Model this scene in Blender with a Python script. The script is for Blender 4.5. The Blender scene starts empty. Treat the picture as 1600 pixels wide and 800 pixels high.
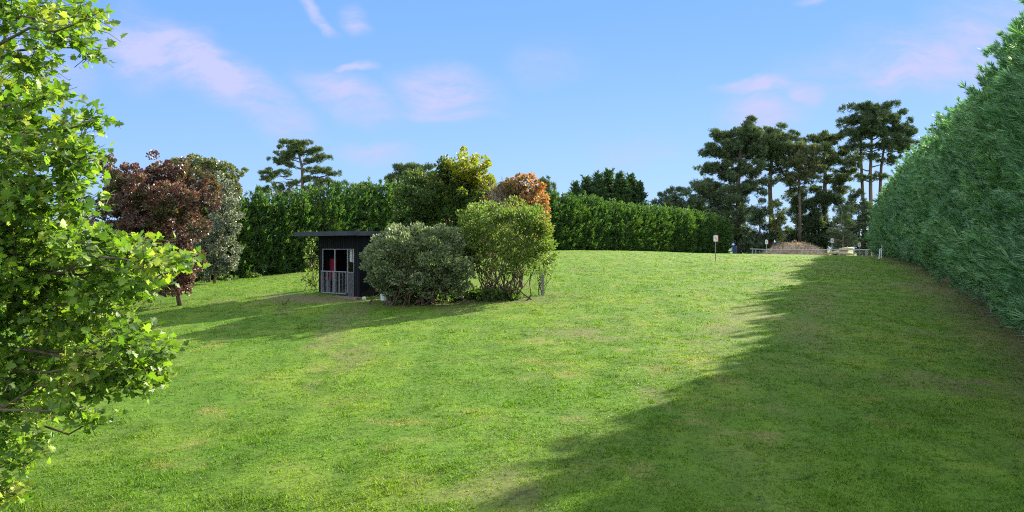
import bpy, math, numpy as np
from mathutils import Vector
C = bpy.context.scene.collection
R = math.radians
F = 1256.0; HY = 388.0            # focal length and horizon of the 1600x800 photograph, used to survey positions
rng = np.random.default_rng(11)

# ------------------------------------------------------------------ camera
cam_d = bpy.data.cameras.new('camera'); cam = bpy.data.objects.new('camera', cam_d); C.objects.link(cam)
cam_d.sensor_width = 36; cam_d.lens = 36*F/1600; cam_d.clip_start = 0.1; cam_d.clip_end = 12000
cam.location = (0, 0, 0); cam.rotation_euler = (R(90), 0, 0); cam_d.shift_y = (HY-400)/1600
bpy.context.scene.camera = cam

# ------------------------------------------------------------------ sun, sky, exposure
SUN_AZ, SUN_EL = 44.5, 23.5       # degrees right of the view axis, degrees above the horizon
az, el = R(SUN_AZ), R(SUN_EL)
sdir = Vector((math.sin(az)*math.cos(el), math.cos(az)*math.cos(el), math.sin(el)))
sl = bpy.data.lights.new('sun', 'SUN'); sl.energy = 5.0; sl.angle = R(0.5); sl.color = (1, .89, .70)
so = bpy.data.objects.new('sun', sl); C.objects.link(so); so.rotation_euler = (-sdir).to_track_quat('-Z', 'Y').to_euler()
sc = bpy.context.scene
sc.view_settings.view_transform = 'Standard'; sc.view_settings.look = 'None'
sc.view_settings.exposure = 1.75; sc.view_settings.gamma = 1.0; sc.view_settings.use_curve_mapping = False
sc.cycles.max_bounces = 6; sc.cycles.diffuse_bounces = 3; sc.cycles.transmission_bounces = 4; sc.cycles.glossy_bounces = 2
sc.cycles.use_denoising = False; sc.cycles.filter_width = 1.1; sc.cycles.sample_clamp_indirect = 4

w = bpy.data.worlds.new('World'); sc.world = w; w.use_nodes = True
nt = w.node_tree; nt.nodes.clear()
def N(t, typ, **kw):
    n = t.nodes.new(typ)
    for k, v in kw.items():
        if k.startswith('i_'): n.inputs[k[2:].replace('_', ' ')].default_value = v
        else: setattr(n, k, v)
    return n
def math_(t, op, a, b=None, clamp=False):
    n = t.nodes.new('ShaderNodeMath'); n.operation = op; n.use_clamp = clamp
    for i, v in enumerate((a, b)):
        if v is None: continue
        if isinstance(v, (int, float)): n.inputs[i].default_value = v
        else: t.links.new(v, n.inputs[i])
    return n.outputs[0]
def mixc(t, f, a, b, bt='MIX'):
    n = t.nodes.new('ShaderNodeMix'); n.data_type = 'RGBA'; n.blend_type = bt
    for s, v in ((0, f), (6, a), (7, b)):
        if isinstance(v, (int, float)): n.inputs[s].default_value = v
        elif isinstance(v, tuple): n.inputs[s].default_value = v if len(v) == 4 else (*v, 1)
        else: t.links.new(v, n.inputs[s])
    return n.outputs[2]
L = nt.links.new
sky = N(nt, 'ShaderNodeTexSky', sky_type='NISHITA', sun_disc=False, sun_elevation=el, sun_rotation=az,
        altitude=300, air_density=1.0, dust_density=0.15, ozone_density=3.0)
tc = N(nt, 'ShaderNodeTexCoord'); sep = N(nt, 'ShaderNodeSeparateXYZ'); L(tc.outputs['Generated'], sep.inputs[0])
dy = math_(nt, 'MAXIMUM', sep.outputs[1], 0.05)
U = math_(nt, 'DIVIDE', sep.outputs[0], dy); V = math_(nt, 'DIVIDE', sep.outputs[2], dy)
uv = N(nt, 'ShaderNodeCombineXYZ'); L(U, uv.inputs[0]); L(V, uv.inputs[1])
# wind-drawn cirrus: soft patches laid out by bearing and height, broken up by streaky noise
wn = N(nt, 'ShaderNodeTexNoise', i_Scale=7.0, i_Detail=7.0); L(uv.outputs[0], wn.inputs['Vector'])
ws = N(nt, 'ShaderNodeVectorMath', operation='SUBTRACT'); L(wn.outputs['Color'], ws.inputs[0]); ws.inputs[1].default_value = (.5, .5, .5)
wm = N(nt, 'ShaderNodeVectorMath', operation='SCALE'); L(ws.outputs[0], wm.inputs[0]); wm.inputs['Scale'].default_value = 0.09
wa = N(nt, 'ShaderNodeVectorMath', operation='ADD'); L(uv.outputs[0], wa.inputs[0]); L(wm.outputs[0], wa.inputs[1])
def patch(px, py, rx, ry, ang, a):
    m = N(nt, 'ShaderNodeMapping', vector_type='TEXTURE'); L(wa.outputs[0], m.inputs[0])
    m.inputs['Location'].default_value = ((px-800)/F, (HY-py)/F, 0)
    m.inputs['Rotation'].default_value = (0, 0, R(ang)); m.inputs['Scale'].default_value = (rx/F, ry/F, 1)
    sz = N(nt, 'ShaderNodeSeparateXYZ'); L(m.outputs[0], sz.inputs[0])
    cz = N(nt, 'ShaderNodeCombineXYZ'); L(sz.outputs[0], cz.inputs[0]); L(sz.outputs[1], cz.inputs[1])
    ln = N(nt, 'ShaderNodeVectorMath', operation='LENGTH'); L(cz.outputs[0], ln.inputs[0])
    mr = N(nt, 'ShaderNodeMapRange', interpolation_type='SMOOTHSTEP'); L(ln.outputs['Value'], mr.inputs[0])
    mr.inputs[1].default_value = 0.15; mr.inputs[2].default_value = 1.25; mr.inputs[3].default_value = a; mr.inputs[4].default_value = 0
    return mr.outputs[0]
acc = None
for p in [(245, 75, 130, 60, -8, .75), (340, 115, 190, 52, -36, .95), (430, 165, 90, 34, -35, .7), (685, 150, 105, 52, 0, .85), (540, 160, 90, 32, -25, .8),
          (690, 188, 100, 14, 0, .6), (590, 240, 70, 16, -8, .75), (490, 25, 50, 12, -40, .8), (555, 28, 28, 34, 20, .7), (548, 115, 36, 10, 8, .8),
          (1205, 134, 90, 13, -3, 1.0), (1262, 155, 18, 30, 25, .9), (1195, 178, 80, 46, 0, .7), (1430, 105, 130, 55, 5, 1.0),
          (1560, 70, 130, 120, 40, .65), (1330, 115, 150, 60, 20, .35), (1290, 5, 50, 9, 2, .7), (860, 95, 70, 40, 10, .25), (1570, 190, 110, 70, 30, .45), (20, 90, 160, 90, 0, .5),
          (1000, 245, 90, 22, 0, .25), (1150, 260, 50, 40, 0, .3), (2300, 60, 500, 160, 20, .6), (-700, 150, 500, 120, 10, .6)]:
    o = patch(*p); acc = o if acc is None else math_(nt, 'MAXIMUM', acc, o)
mp = N(nt, 'ShaderNodeMapping'); L(wa.outputs[0], mp.inputs[0]); mp.inputs['Rotation'].default_value = (0, 0, R(16)); mp.inputs['Scale'].default_value = (6, 22, 1)
sn = N(nt, 'ShaderNodeTexNoise', i_Scale=1.3, i_Detail=9.0, i_Roughness=.66); L(mp.outputs[0], sn.inputs['Vector'])
sr = N(nt, 'ShaderNodeMapRange'); L(sn.outputs['Fac'], sr.inputs[0]); sr.inputs[1].default_value = .36; sr.inputs[2].default_value = .62; sr.inputs[3].default_value = .22
cf = math_(nt, 'MULTIPLY', acc, sr.outputs[0])
up = math_(nt, 'MULTIPLY', sep.outputs[2], 1.0, True)
# the air's own blue, deeper overhead
grad = N(nt, 'ShaderNodeMapRange', interpolation_type='SMOOTHSTEP'); L(V, grad.inputs[0]); grad.inputs[1].default_value = 0; grad.inputs[2].default_value = .34
SKYK = 0.10
blue = mixc(nt, grad.outputs[0], (1.12, 1.86, 3.2), (.62, 1.36, 3.15))
skyc = mixc(nt, .93, sky.outputs[0], blue)
skyc = mixc(nt, math_(nt, 'MULTIPLY', cf, 1.55, True), skyc, (1.80, 1.93, 3.0))
# unseen brighter cloud, added high overhead and behind the camera to fill the shade
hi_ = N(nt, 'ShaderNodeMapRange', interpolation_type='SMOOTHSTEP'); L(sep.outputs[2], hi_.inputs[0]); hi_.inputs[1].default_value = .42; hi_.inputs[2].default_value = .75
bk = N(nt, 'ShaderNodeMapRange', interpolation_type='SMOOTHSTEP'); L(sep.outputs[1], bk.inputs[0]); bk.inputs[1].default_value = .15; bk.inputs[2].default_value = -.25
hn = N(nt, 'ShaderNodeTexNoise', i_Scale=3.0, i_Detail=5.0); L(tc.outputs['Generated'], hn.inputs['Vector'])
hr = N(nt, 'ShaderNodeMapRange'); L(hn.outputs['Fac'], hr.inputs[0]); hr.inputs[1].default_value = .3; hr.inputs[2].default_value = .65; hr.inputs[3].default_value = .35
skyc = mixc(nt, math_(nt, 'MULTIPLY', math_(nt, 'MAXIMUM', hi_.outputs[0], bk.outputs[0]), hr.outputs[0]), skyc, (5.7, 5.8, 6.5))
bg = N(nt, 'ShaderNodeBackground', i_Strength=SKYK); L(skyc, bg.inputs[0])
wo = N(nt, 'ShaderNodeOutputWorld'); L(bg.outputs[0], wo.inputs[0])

# ------------------------------------------------------------------ helpers
def tag(o, label=None, cat=None, group=None, kind=None):
    if label: o['label'] = label
    if cat: o['category'] = cat
    if group: o['group'] = group
    if kind: o['kind'] = kind
    return o
def empty(name, loc, label, cat, group=None):
    o = bpy.data.objects.new(name, None); C.objects.link(o); o.location = loc; o.empty_display_size = .3
    return tag(o, label, cat, group)
def mesh_np(name, V_, faces, m, parent=None, smooth=False):
    """faces: (n,k) int array of equal-sided faces, or a list of such arrays"""
    if not isinstance(faces, list): faces = [faces]
    faces = [np.asarray(f, dtype=np.int32) for f in faces if len(f)]
    me = bpy.data.meshes.new(name); V_ = np.asarray(V_, dtype=np.float32)
    if parent is not None: V_ = V_ - np.array(parent.location, dtype=np.float32)
    me.vertices.add(len(V_)); me.vertices.foreach_set('co', V_.ravel())
    li = np.concatenate([f.ravel() for f in faces]); tot = np.concatenate([np.full(len(f), f.shape[1], np.int32) for f in faces])
    st = np.concatenate([[0], np.cumsum(tot)[:-1]]).astype(np.int32)
    me.loops.add(len(li)); me.loops.foreach_set('vertex_index', li)
    me.polygons.add(len(tot)); me.polygons.foreach_set('loop_start', st); me.polygons.foreach_set('loop_total', tot)
    me.polygons.foreach_set('use_smooth', np.full(len(tot), smooth))
    me.update(calc_edges=True); me.materials.append(m)
    o = bpy.data.objects.new(name, me); C.objects.link(o)
    if parent is not None: o.parent = parent
    return o
def P(px, py, Y): return np.array([(px-800)/F*Y, Y, (HY-py)/F*Y])
def unit(v): return v/np.maximum(np.linalg.norm(v, axis=-1, keepdims=True), 1e-9)
def rdir(n): return unit(rng.normal(size=(n, 3)))
class MB:
    """collects boxes, tubes and loose geometry into one mesh"""
    def __init__(s): s.v = []; s.q = []; s.t = []; s.n = 0
    def add(s, v, q=None, t=None):
        v = np.asarray(v, float)
        if q is not None and len(q): s.q.append(np.asarray(q)+s.n)
        if t is not None and len(t): s.t.append(np.asarray(t)+s.n)
        s.v.append(v); s.n += len(v)
    def box(s, c, ax, ay, az_):
        """centre and three half-extent vectors"""
        c, ax, ay, az_ = map(np.asarray, (c, ax, ay, az_))
        v = [c+i*ax+j*ay+k*az_ for i in (-1, 1) for j in (-1, 1) for k in (-1, 1)]
        s.add(v, [(0, 1, 3, 2), (4, 6, 7, 5), (0, 4, 5, 1), (2, 3, 7, 6), (0, 2, 6, 4), (1, 5, 7, 3)])
    def tube(s, pts, rad, k=6):
        pts = np.asarray(pts, float); rad = np.broadcast_to(rad, len(pts))
        d = unit(np.gradient(pts, axis=0)); ref = np.array([.13, .27, .95]) if abs(d[0][2]) < .9 else np.array([1, .1, 0])
        a = unit(np.cross(d, ref)); b = np.cross(d, a); th = np.arange(k)*2*math.pi/k
        ring = pts[:, None]+rad[:, None, None]*(np.cos(th)[None, :, None]*a[:, None]+np.sin(th)[None, :, None]*b[:, None])
        v = ring.reshape(-1, 3); q = []
        for i in range(len(pts)-1):
            for j in range(k): q.append((i*k+j, i*k+(j+1) % k, (i+1)*k+(j+1) % k, (i+1)*k+j))
        n = len(v); v = np.vstack([v, pts[:1], pts[-1:]])
        t = [(n, (j+1) % k, j) for j in range(k)]+[(n+1, (len(pts)-1)*k+j, (len(pts)-1)*k+(j+1) % k) for j in range(k)]
        s.add(v, q, t)
    def build(s, name, m, parent=None, smooth=False):
        fs = []
        if s.q: fs.append(np.vstack(s.q))
        if s.t: fs.append(np.vstack(s.t))
        return mesh_np(name, np.vstack(s.v), fs, m, parent, smooth)
def bend(a, b, n=6, sag=0., jit=.0):
    a, b = np.asarray(a, float), np.asarray(b, float); t = np.linspace(0, 1, n)[:, None]
    p = a+(b-a)*t; p[:, 2] += (sag*4*t*(1-t))[:, 0]*np.linalg.norm(b-a)
    if jit: p[1:-1] += rng.normal(size=(n-2, 3))*jit*np.linalg.norm(b-a)
    return p
# value noise
_g = np.random.default_rng(5).random((64, 64))
def vnoise(x, y):
    xi = np.floor(x).astype(int); yi = np.floor(y).astype(int); fx = x-xi; fy = y-yi
    fx = fx*fx*(3-2*fx); fy = fy*fy*(3-2*fy); g = lambda i, j: _g[i % 64, j % 64]
    return (g(xi, yi)*(1-fx)+g(xi+1, yi)*fx)*(1-fy)+(g(xi, yi+1)*(1-fx)+g(xi+1, yi+1)*fx)*fy
def fbm(x, y, o=4):
    s = 0; a = .5; tot = 0
    for i in range(o): s = s+a*vnoise(x*2**i+17.3*i, y*2**i+5.1*i); tot += a; a *= .5
    return s/tot

# ------------------------------------------------------------------ materials
def newmat(name):
    m = bpy.data.materials.new(name); m.use_nodes = True; t = m.node_tree; t.nodes.clear()
    out = N(t, 'ShaderNodeOutputMaterial'); return m, t, out
def ramp(t, fac, stops):
    r = t.nodes.new('ShaderNodeValToRGB'); e = r.color_ramp.elements
    while len(e) < len(stops): e.new(.5)
    for x, (p, c) in zip(e, stops): x.position = p; x.color = (*c, 1)
    t.links.new(fac, r.inputs[0]); return r.outputs[0]
def leafmat(name, cols, alt=None, altscale=.6, altr=(.45, .6), trans=.35, rough=.5, spec=.35, tint=(1.0, 1.1, .5), zramp=None):
    """cols: colours drawn leaf by leaf; alt: a second set of leaf colours in patches of the crown"""
    m, t, out = newmat(name); l = t.links.new
    g = N(t, 'ShaderNodeNewGeometry'); k = len(cols)
    col = ramp(t, g.outputs['Random Per Island'], [(i/(k-1), c) for i, c in enumerate(cols)])
    if alt:
        n = N(t, 'ShaderNodeTexNoise', i_Scale=altscale, i_Detail=3.0); l(g.outputs['Position'], n.inputs['Vector'])
        mr = N(t, 'ShaderNodeMapRange'); mr.inputs[1].default_value, mr.inputs[2].default_value = altr
        f = n.outputs['Fac']
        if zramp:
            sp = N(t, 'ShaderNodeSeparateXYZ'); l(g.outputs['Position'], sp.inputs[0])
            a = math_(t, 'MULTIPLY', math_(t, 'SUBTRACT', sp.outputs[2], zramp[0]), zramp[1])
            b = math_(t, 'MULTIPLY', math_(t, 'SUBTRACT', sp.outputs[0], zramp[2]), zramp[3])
            f = math_(t, 'ADD', math_(t, 'ADD', f, a), b)  # second colours favour the top and sun side: new growth plus painted sunlight
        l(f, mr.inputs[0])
        # leaf by leaf choice between both sets, so the patches stay leafy
        w1 = math_(t, 'FRACT', math_(t, 'MULTIPLY', g.outputs['Random Per Island'], 37.7))
        pick = math_(t, 'LESS_THAN', w1, mr.outputs[0])
        col = mixc(t, pick, col, ramp(t, g.outputs['Random Per Island'], [(i/(len(alt)-1), c) for i, c in enumerate(alt)]))
    oi = N(t, 'ShaderNodeObjectInfo'); col = mixc(t, 1., col, ramp(t, oi.outputs['Random'], [(0, (.78, .82, .86)), (.5, (1, 1, 1)), (1, (1.22, 1.14, 1.0))]), 'MULTIPLY')
    b = N(t, 'ShaderNodeBsdfPrincipled', i_Roughness=rough); b.inputs['Specular IOR Level'].default_value = spec; l(col, b.inputs['Base Color'])
    tr = N(t, 'ShaderNodeBsdfTranslucent'); l(mixc(t, 1.0, col, tuple(1.6*x for x in tint), 'MULTIPLY'), tr.inputs[0])
    mx = N(t, 'ShaderNodeMixShader'); mx.inputs[0].default_value = trans; l(b.outputs[0], mx.inputs[1]); l(tr.outputs[0], mx.inputs[2]); l(mx.outputs[0], out.inputs[0])
    return m
def plain(name, col, rough=.7, var=.25, scale=8., bump=0., metal=0., spec=.3, col2=None, stretch=(1, 1, 1)):
    m, t, out = newmat(name); l = t.links.new
    tcn = N(t, 'ShaderNodeTexCoord'); mpn = N(t, 'ShaderNodeMapping'); l(tcn.outputs['Object'], mpn.inputs[0]); mpn.inputs['Scale'].default_value = stretch
    n = N(t, 'ShaderNodeTexNoise', i_Scale=scale, i_Detail=5.0); l(mpn.outputs[0], n.inputs['Vector'])
    c2 = col2 or tuple(x*(1-var) for x in col)
    c = ramp(t, n.outputs['Fac'], [(.35, c2), (.65, tuple(min(1, x*(1+var)) for x in col))])
    b = N(t, 'ShaderNodeBsdfPrincipled', i_Roughness=rough, i_Metallic=metal); b.inputs['Specular IOR Level'].default_value = spec; l(c, b.inputs['Base Color'])
    if bump:
        bn = N(t, 'ShaderNodeBump', i_Strength=bump, i_Distance=.05); l(n.outputs['Fac'], bn.inputs['Height']); l(bn.outputs[0], b.inputs['Normal'])
    l(b.outputs[0], out.inputs[0]); return m
BARK = plain('bark', (.10, .075, .055), .9, .4, 3, .6, stretch=(3, 3, .6))
BARK_PINE = plain('pine_bark', (.11, .085, .07), .9, .4, 1.2, .5, stretch=(2, 2, .4))
BARK_PALE = plain('pale_bark', (.30, .25, .20), .9, .3, 5, .4, stretch=(3, 3, .6))

# ------------------------------------------------------------------ terrain
pts = [(50,800,10.0),(800,800,9.3),(1600,800,9.3),(200,600,17.5),(600,600,17),(1050,590,16.7),(1600,600,16.3),
       (1600,505,24.8),(1180,480,28.8),(930,470,30.5),(690,470,31.2),(560,463,33),(500,457,34.5),(285,497,29),(370,508,26.5),(100,500,29.5),
       (380,434,52),(290,446,44),(470,424,56),(600,410,62),(700,400,68),(870,391.5,77),(1000,392.5,84),(1140,396,100),(1118,408,62),(900,402,63),(1240,401,84),
       (1300,400.5,84),(1375,402.5,80),(1480,431,42.8),(1430,413,60),(1000,430,46),(1220,430,44)]
cp = np.array([P(*p) for p in pts])
ext = np.array([(-22, 85, -2.0), (0, 110, -1.2), (10, 135, -1.7), (30, 128, -1.55), (60, 125, -1.5), (55, 160, -1.9), (0, 165, -2.0), (-60, 60, -3.2), (-45, 20, -3.8), (50, 60, -1.5), (45, 20, -2.6), (75, 100, -1.8),
                (-12, 2, -3.7), (0, 1, -3.5), (15, 2, -3.4), (-60, 120, -2.8), (-25, -15, -4.2), (25, -15, -4.0)])
cp = np.vstack([cp, ext])
def tps(d2): return np.where(d2 > 0, .5*d2*np.log(np.maximum(d2, 1e-12)), 0)
S = 40.
A = cp[:, :2]/S; n_ = len(A); K = tps(((A[:, None]-A[None])**2).sum(-1))+np.eye(n_)*1e-4
Pm = np.hstack([np.ones((n_, 1)), A]); M = np.block([[K, Pm], [Pm.T, np.zeros((3, 3))]])
W_ = np.linalg.solve(M, np.concatenate([cp[:, 2], np.zeros(3)]))
def gz(x, y):
    x = np.asarray(x, float); y = np.asarray(y, float); sh = x.shape
    cx = np.clip(x.ravel(), -60, 75); cy = np.clip(y.ravel(), -15, 165); q = np.stack([cx, cy], -1)/S
    z = tps(((q[:, None]-A[None])**2).sum(-1))@W_[:n_]+W_[n_]+q@W_[n_+1:]
    far = np.maximum(np.abs(x.ravel()-cx), np.abs(y.ravel()-cy)); z = z-np.minimum(far*.01, 6)
    return z.reshape(sh)
H0 = np.array([15.9, 24.8]); Hd = unit(np.array([.385, .923])); Hn = np.array([-Hd[1], Hd[0]])   # foot of the tall hedge, its run, towards the lawn
def dirt(x, y):
    d = (x-H0[0])*Hn[0]+(y-H0[1])*Hn[1]; nz = fbm(x*.7, y*.7); n2 = fbm(x*.25+40, y*.12+9, 3)
    a = np.clip(1-(d-.3)/(1.6+2.0*nz), 0, 1)*(d > -8)
    ex, ey = x-(-8.2), y-32.7; b = np.clip(1.35-np.hypot((ex*.8-ey*.6)/2.6, (ex*.6+ey*.8)/1.3)+(nz-.5), 0, 1)   # worn ground before the hut
    c = np.clip((n2-.56)*4, 0, .75)*np.clip((x-.25*y+1)/5, 0, 1)                                    # thin dry turf on the right of the lawn
    e = np.clip((fbm(x*.5+3, y*.3+70)-.68)*6, 0, .5)
    h = np.hypot((x-2.2)/2.4, (y-23)/2.0); g = np.clip(1-h, 0, 1)*.7*(nz > .45)
    bed = np.clip(1.5-np.hypot((x+2.3)/3.2, (y-31.2)/1.3)+(nz-.5)*.6, 0, 1)*.9                         # leaf litter under the shrubs
    tr = (np.exp(-((d-6.2)/.9)**2)+np.exp(-((d-8.4)/.8)**2))*.55*np.clip((fbm(x*.6+8, y*.25+3, 4)-.32)*2.2, 0, 1)*(y < 75)   # worn tracks along the hedge
    return np.clip(np.maximum.reduce([a, b, c, e, g, bed, tr]), 0, 1)
def axis(lo, a, b, hi, ds, dm, g):
    c = np.arange(a, b+1e-6, ds); out = [c]
    for s, st, en in ((1, b, hi), (-1, a, lo)):
        v = []; x = st; d = dm
        while (x-en)*s < 0: x += s*d; v.append(x); d *= g
        out.append(np.array(v))
    return np.sort(np.concatenate(out))
xs = axis(-4000, -26, 32, 4000, .25, .5, 1.06); ys = axis(-3000, 4, 60, 5000, .25, .5, 1.05)
GX, GY = np.meshgrid(xs, ys); GZ = np.empty_like(GX)
for i in range(0, len(ys), 40): GZ[i:i+40] = gz(GX[i:i+40], GY[i:i+40])
near = (np.abs(GX) < 60) & (GY < 90) & (GY > -10)
GZ += np.where(near, (fbm(GX*1.3, GY*1.3, 3)-.5)*.07+(fbm(GX*.22, GY*.22, 2)-.5)*.10*np.clip(1-GY/50, 0, 1), 0)
nx, ny = len(xs), len(ys); idx = np.arange(nx*ny).reshape(ny, nx)
gf = np.stack([idx[:-1, :-1], idx[:-1, 1:], idx[1:, 1:], idx[1:, :-1]], -1).reshape(-1, 4)
def grass_cols(t, pos):
    """colour of the turf at a place: fresh, yellowish, cool and dry patches"""
    l = t.links.new
    def nz(s, d=4., off=0., st=(1, 1, 1)):
        mp_ = N(t, 'ShaderNodeMapping'); l(pos, mp_.inputs[0]); mp_.inputs['Location'].default_value = (off, off, 0); mp_.inputs['Scale'].default_value = st
        n = N(t, 'ShaderNodeTexNoise', i_Scale=s, i_Detail=d); l(mp_.outputs[0], n.inputs['Vector']); return n.outputs['Fac']
    c = ramp(t, nz(.35), [(.32, (.080, .172, .018)), (.5, (.106, .198, .021)), (.68, (.142, .218, .026))])
    c = mixc(t, ramp(t, nz(1.6, 5, 30, (1, .6, 1)), [(.42, (0, 0, 0)), (.66, (1, 1, 1))]), c, (.080, .155, .018))
    sp_ = N(t, 'ShaderNodeMapping'); l(pos, sp_.inputs[0]); sp_.inputs['Rotation'].default_value = (0, 0, R(20)); sp_.inputs['Scale'].default_value = (1, .03, 1)
    st_n = N(t, 'ShaderNodeTexNoise', i_Scale=1.1, i_Detail=1.0); l(sp_.outputs[0], st_n.inputs['Vector'])
    c = mixc(t, 1., c, ramp(t, st_n.outputs['Fac'], [(.42, (.92, .95, .9)), (.58, (1.08, 1.04, 1.05))]), 'MULTIPLY')      # mower passes
    sk_m = N(t, 'ShaderNodeMapping'); l(pos, sk_m.inputs[0]); sk_m.inputs['Scale'].default_value = (.7, 1.3, 1)
    sk = N(t, 'ShaderNodeTexNoise', i_Scale=3.6, i_Detail=6.0, i_Roughness=.75); l(sk_m.outputs[0], sk.inputs['Vector'])
    c = mixc(t, ramp(t, sk.outputs['Fac'], [(.34, (.85, .85, .85)), (.44, (0, 0, 0))]), c, (.032, .080, .012))  # dark dashes: shade of small undulations painted into the turf colour
    c = mixc(t, ramp(t, nz(.9, 6, 80), [(.58, (0, 0, 0)), (.74, (.8, .8, .8))]), c, (.20, .20, .06))
    return c
def ground_mat():
    m, t, out = newmat('lawn_soil'); l = t.links.new; g = N(t, 'ShaderNodeNewGeometry')
    c = grass_cols(t, g.outputs['Position'])
    n = N(t, 'ShaderNodeTexNoise', i_Scale=9., i_Detail=6., i_Roughness=.7); l(g.outputs['Position'], n.inputs['Vector'])
    c = mixc(t, ramp(t, n.outputs['Fac'], [(.35, (.55, .55, .55)), (.5, (0, 0, 0))]), c, (.035, .065, .012))
    at = N(t, 'ShaderNodeAttribute', attribute_name='dirt')
    dc = ramp(t, n.outputs['Fac'], [(.3, (.085, .062, .035)), (.5, (.15, .12, .065)), (.7, (.22, .19, .11))])
    c = mixc(t, math_(t, 'MULTIPLY', at.outputs['Fac'], .85), c, dc)
    b = N(t, 'ShaderNodeBsdfPrincipled', i_Roughness=.95); b.inputs['Specular IOR Level'].default_value = .1; l(c, b.inputs['Base Color'])
    n2 = N(t, 'ShaderNodeTexNoise', i_Scale=5., i_Detail=8., i_Roughness=.75); l(g.outputs['Position'], n2.inputs['Vector'])
    bp = N(t, 'ShaderNodeBump', i_Strength=.8, i_Distance=.12); l(n2.outputs['Fac'], bp.inputs['Height']); l(bp.outputs[0], b.inputs['Normal'])
    l(b.outputs[0], out.inputs[0]); return m
ground = mesh_np('ground', np.stack([GX, GY, GZ], -1).reshape(-1, 3), gf, ground_mat(), smooth=True); tag(ground, kind='structure')
at = ground.data.attributes.new('dirt', 'FLOAT', 'POINT'); at.data.foreach_set('value', dirt(GX, GY).astype(np.float32).ravel())
# turf: short blades in tufts, thicker and taller in places, missing on bare soil
def turf():
    n = 190000; u = rng.random(n); y = 7+80*u**2.2; x = (rng.random(n)*2-1)*(.74*y+3)
    dn = fbm(x*1.1, y*1.1, 4); keep = (rng.random(n) < np.clip((90-y)/45, 0, 1)) & (rng.random(n) > dirt(x, y)*.9) & (rng.random(n) < np.clip((dn-.22)*3, .3, 1)); x, y, dn = x[keep], y[keep], dn[keep]; n = len(x)
    k = 5; X = np.repeat(x, k)+rng.normal(size=n*k)*.05; Y = np.repeat(y, k)+rng.normal(size=n*k)*.05
    tall = np.clip((fbm(x*2.1+9, y*2.1)-.5)*5, 0, 1)
    h = np.repeat(.020+.016*rng.random(n)+.022*tall**2, k)*(.7+.6*rng.random(n*k))*(1+Y*.008); wd = (.004+.004*rng.random(n*k))*(1+Y*.05)
    Z = np.concatenate([gz(X[i:i+50000], Y[i:i+50000]) for i in range(0, len(X), 50000)])
    Z += (fbm(X*1.3, Y*1.3, 3)-.5)*.07+(fbm(X*.22, Y*.22, 2)-.5)*.10*np.clip(1-Y/50, 0, 1)-.006
    a = rng.random(n*k)*6.283; dx, dy_ = np.cos(a)*wd, np.sin(a)*wd; b = rng.normal(size=(n*k, 2))*h[:, None]*.55
    V_ = np.stack([np.stack([X-dx, Y-dy_, Z], -1), np.stack([X+dx, Y+dy_, Z], -1), np.stack([X+b[:, 0], Y+b[:, 1], Z+h], -1)], 1).reshape(-1, 3)
    m, t, out = newmat('grass_blades'); l = t.links.new; g = N(t, 'ShaderNodeNewGeometry'); c = grass_cols(t, g.outputs['Position'])
    c = mixc(t, 1., c, ramp(t, g.outputs['Random Per Island'], [(0, (.5, .62, .5)), (.5, (1.05, 1.05, 1)), (.9, (1.4, 1.32, 1.1)), (1, (2.2, 1.6, 2.2))]), 'MULTIPLY')
    bb = N(t, 'ShaderNodeBsdfPrincipled', i_Roughness=.6); bb.inputs['Specular IOR Level'].default_value = .2; l(c, bb.inputs['Base Color'])
    tr = N(t, 'ShaderNodeBsdfTranslucent'); l(mixc(t, 1., c, (1.3, 1.5, .6), 'MULTIPLY'), tr.inputs[0]); mx = N(t, 'ShaderNodeMixShader'); mx.inputs[0].default_value = .4
    l(bb.outputs[0], mx.inputs[1]); l(tr.outputs[0], mx.inputs[2]); l(mx.outputs[0], out.inputs[0])
    o = mesh_np('grass', V_, np.arange(len(V_)).reshape(-1, 3), m); tag(o, 'short mown green grass blades covering the lawn', 'grass', kind='stuff')
turf()

# ------------------------------------------------------------------ foliage
DIAMOND = (np.array([(0, 0, 0), (.5, .45, .06), (0, 1, 0), (-.5, .45, .06)], float), np.array([(0, 1, 2, 3)]))
_o = [(0, 0), (.16, .10), (.50, .02), (.36, .30), (.62, .52), (.30, .52), (.30, .74), (0, 1.0), (-.30, .74), (-.30, .52), (-.62, .52), (-.36, .30), (-.50, .02), (-.16, .10)]
LOBED = (np.array([(0, .38, .0)]+[(x, y, .12*abs(x)-.10*y*y) for x, y in _o]), np.array([(0, i+1, (i+1) % 14+1) for i in range(14)]))
def fan(n, spread, wd, curl=.0, seed=1):
    r = np.random.default_rng(seed); v = []; f = []
    for i in range(n):
        a = (i/(n-1)-.5)*2*spread+r.normal()*.08; ln = (1-.45*abs(i/(n-1)-.5)*2)*(.85+.3*r.random()); d = np.array([math.sin(a), math.cos(a), r.normal()*.16]); s = np.array([math.cos(a), -math.sin(a), 0])*wd
        b = d*.12*i/n; k = len(v); tip = d*ln+np.array([0, 0, -curl*ln]); mid = d*ln*.5
        v += [b, mid+s, tip, mid-s]; f.append((k, k+1, k+2, k+3))
    return np.array(v), np.array(f)
SPRAY = fan(11, .62, .034, .08, 3); TUFT = fan(5, 1.15, .10, 0, 4); SPRIG = fan(3, .7, .14, 0, 6)
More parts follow.
